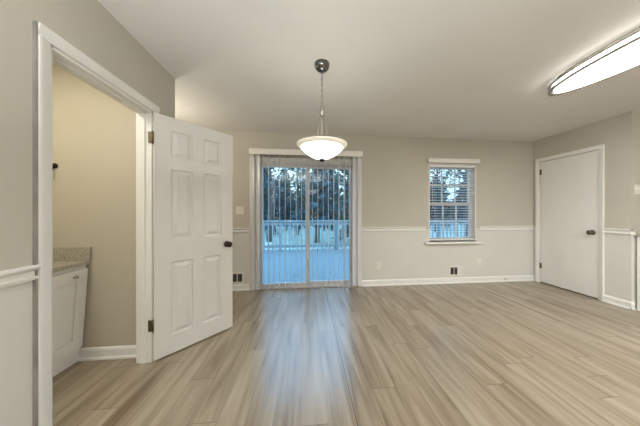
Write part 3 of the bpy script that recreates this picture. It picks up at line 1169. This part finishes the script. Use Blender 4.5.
def tree_meshes(seed, h, crown_r, crown_z0, nleaf, leaf, trunk_r, cone=True):
    rnd = random.Random(seed)
    k = MB()
    pts, tp = [], []
    lx = ly = 0
    for i in range(9):
        f = i / 8
        pts.append((lx, ly, h * f - 0.3 * (1 - f)))
        tp.append(1 - 0.85 * f)
        lx += rnd.uniform(-.06, .06) * h / 8
        ly += rnd.uniform(-.06, .06) * h / 8
    k.tube(pts, trunk_r, 8, taper=tp)
    brs = []
    nb = 26
    for i in range(nb):
        f = (crown_z0 + (h * 0.97 - crown_z0) * (i + rnd.random()) / nb) / h
        z = h * f
        kk = min(int(f * 8), 7)
        ff = f * 8 - kk
        p0 = Vector(pts[kk]).lerp(Vector(pts[kk + 1]), ff)
        g = (z - crown_z0) / (h - crown_z0)
        rr = crown_r * ((1 - g) ** 0.8 * 0.95 + 0.08 if cone else math.sin(PI * (0.12 + 0.8 * g)) ** 0.6) * rnd.uniform(0.75, 1.1)
        a = i * 2.4 + rnd.uniform(-.4, .4)
        end = p0 + Vector((math.cos(a) * rr, math.sin(a) * rr, (-0.12 if cone else 0.35) * rr))
        mid = p0.lerp(end, 0.5) + Vector((0, 0, 0.08 * rr))
        k.tube([p0, mid, end], trunk_r * 0.22, 5, taper=[1, .6, .2])
        brs.append((p0, mid, end, rr))
    t_ = k
    q = MB()
    for i in range(nleaf):
        p0, mid, end, rr = brs[rnd.randrange(len(brs))]
        s_ = rnd.random() ** 0.6
        c = p0.lerp(mid, s_ * 2) if s_ < .5 else mid.lerp(end, s_ * 2 - 1)
        c = c + Vector((rnd.gauss(0, .16), rnd.gauss(0, .16), rnd.gauss(0, .13))) * (0.5 + rr * .5)
        u = Vector((rnd.gauss(0, 1), rnd.gauss(0, 1), rnd.gauss(0, .5))).normalized()
        v = u.cross(Vector((rnd.gauss(0, 1), rnd.gauss(0, 1), rnd.gauss(0, 1)))).normalized()
        a = leaf * rnd.uniform(.6, 1.3)
        b2 = a * rnd.uniform(.35, .6)
        q.b.faces.new([q.b.verts.new(c + u * a), q.b.verts.new(c + v * b2), q.b.verts.new(c - u * a), q.b.verts.new(c - v * b2)])
    return t_, q


def tree(name, label, x, y, seed, h, cr_, z0, nleaf, leaf, tr_, lm, cone=True, group=None):
    z = -0.3 + 0.9 * (y - YB) / 50
    t = thing(name, label, 'tree', (x, y, z), 0, group)
    a, b_ = tree_meshes(seed, h, cr_, z0, nleaf, leaf, tr_, cone)
    a.build('trunk', M['bark'], t)
    b_.build('crown', M[lm], t)


GT = 'trees beyond the deck'
rt = random.Random(11)
TREES = [
    # x, y, height, crown radius, crown start, leaves, leaf size, trunk r, material, cone, label
    (-3.1, 16.3, 4.0, 1.15, 0.3, 2600, .13, .10, 'leaf', True, 'dark evergreen behind the deck, far left of the left glass panel'),
    (-1.96, 12.5, 5.6, 1.25, 2.352, 700, .15, .17, 'leaf', False, 'thick tall trunk seen through the left half of the left glass panel'),
    (-1.78, 20, 5.0, 1.25, 0.3, 2800, .14, .10, 'leaf', True, 'dark evergreen behind the deck, middle of the left glass panel'),
    (-0.65, 16.3, 6.4, 1.2, 2.0, 1300, .15, .13, 'leaf2', False, 'tall leafy tree seen through the right half of the left glass panel'),
    (-0.26, 24, 5.8, 1.25, 0.3, 2800, .14, .10, 'leaf', True, 'dark evergreen behind the deck just left of the glass door centre post'),
    (0.56, 12.5, 4.9, 1.25, 0.8, 2600, .15, .14, 'leaf', True, 'tall dense evergreen just right of the glass door centre post'),
    (1.94, 20, 7.6, 1.25, 0.8, 3200, .16, .14, 'leaf', True, 'large dark evergreen seen through the middle of the right glass panel'),
    (2.95, 16.3, 6.2, 1.25, 0.8, 2600, .15, .13, 'leaf2', False, 'tall leafy tree seen through the right part of the right glass panel'),
    (2.9, 12.5, 4.2, 1.25, 0.3, 2600, .15, .12, 'leaf', True, 'dark evergreen at the far right of the right glass panel'),
    (7.9, 24, 8.0, 1.25, 0.4, 2200, .16, .12, 'leaf', True, 'dark evergreen outside between the sliding door and window'),
    (9.6, 16.3, 6.4, 1.2, 2.0, 600, .16, .13, 'leaf2', False, 'leafy tree seen through the left column of window panes'),
    (12.3, 20.3, 3.6, 1.25, 0.3, 1700, .15, .12, 'leaf', True, 'low dark evergreen seen through the middle window panes'),
    (9.1, 12.3, 5.4, 1.2, 2.2680000000000002, 450, .16, .14, 'leaf', False, 'bare tall trunk seen through the middle window panes'),
    (13.0, 16.6, 5.2, 1.25, 0.6, 1000, .16, .13, 'leaf', True, 'dark evergreen seen through the right column of window panes'),
]
for i, (x, y, h, c_, z0_, nl, ls, tr_, lm, cn, lb) in enumerate(TREES):
    tree('evergreen_tree' if cn else 'leafy_tree', lb, x, y, 100 + i, h, c_, z0_, nl, ls, tr_, lm, cn, GT)

# dense woods far behind, uncountable
k = MB()
rw = random.Random(5)
for i in range(15000):
    x = rw.uniform(-24, 36)
    top = 4.6 + 1.5 * math.sin(x * 0.9) + 0.8 * math.sin(x * 2.3 + 1) - (1.2 if x > 6 else 0)
    z = rw.uniform(0, 1) ** 0.8 * max(1.5, top)
    c = Vector((x, rw.uniform(26.5, 32), z + 0.1))
    u = Vector((rw.gauss(0, 1), rw.gauss(0, 1), rw.gauss(0, 1))).normalized()
    v = u.cross(Vector((rw.gauss(0, 1), rw.gauss(0, 1), rw.gauss(0, 1)))).normalized()
    a = rw.uniform(.18, .5)
    k.b.faces.new([k.b.verts.new(c + u * a), k.b.verts.new(c + v * a * .6), k.b.verts.new(c - u * a), k.b.verts.new(c - v * a * .6)])
o = k.build('treeline', M['leaf'])
tag(o, 'mass of dark woodland undergrowth far behind the trees', 'woods', kind='stuff')
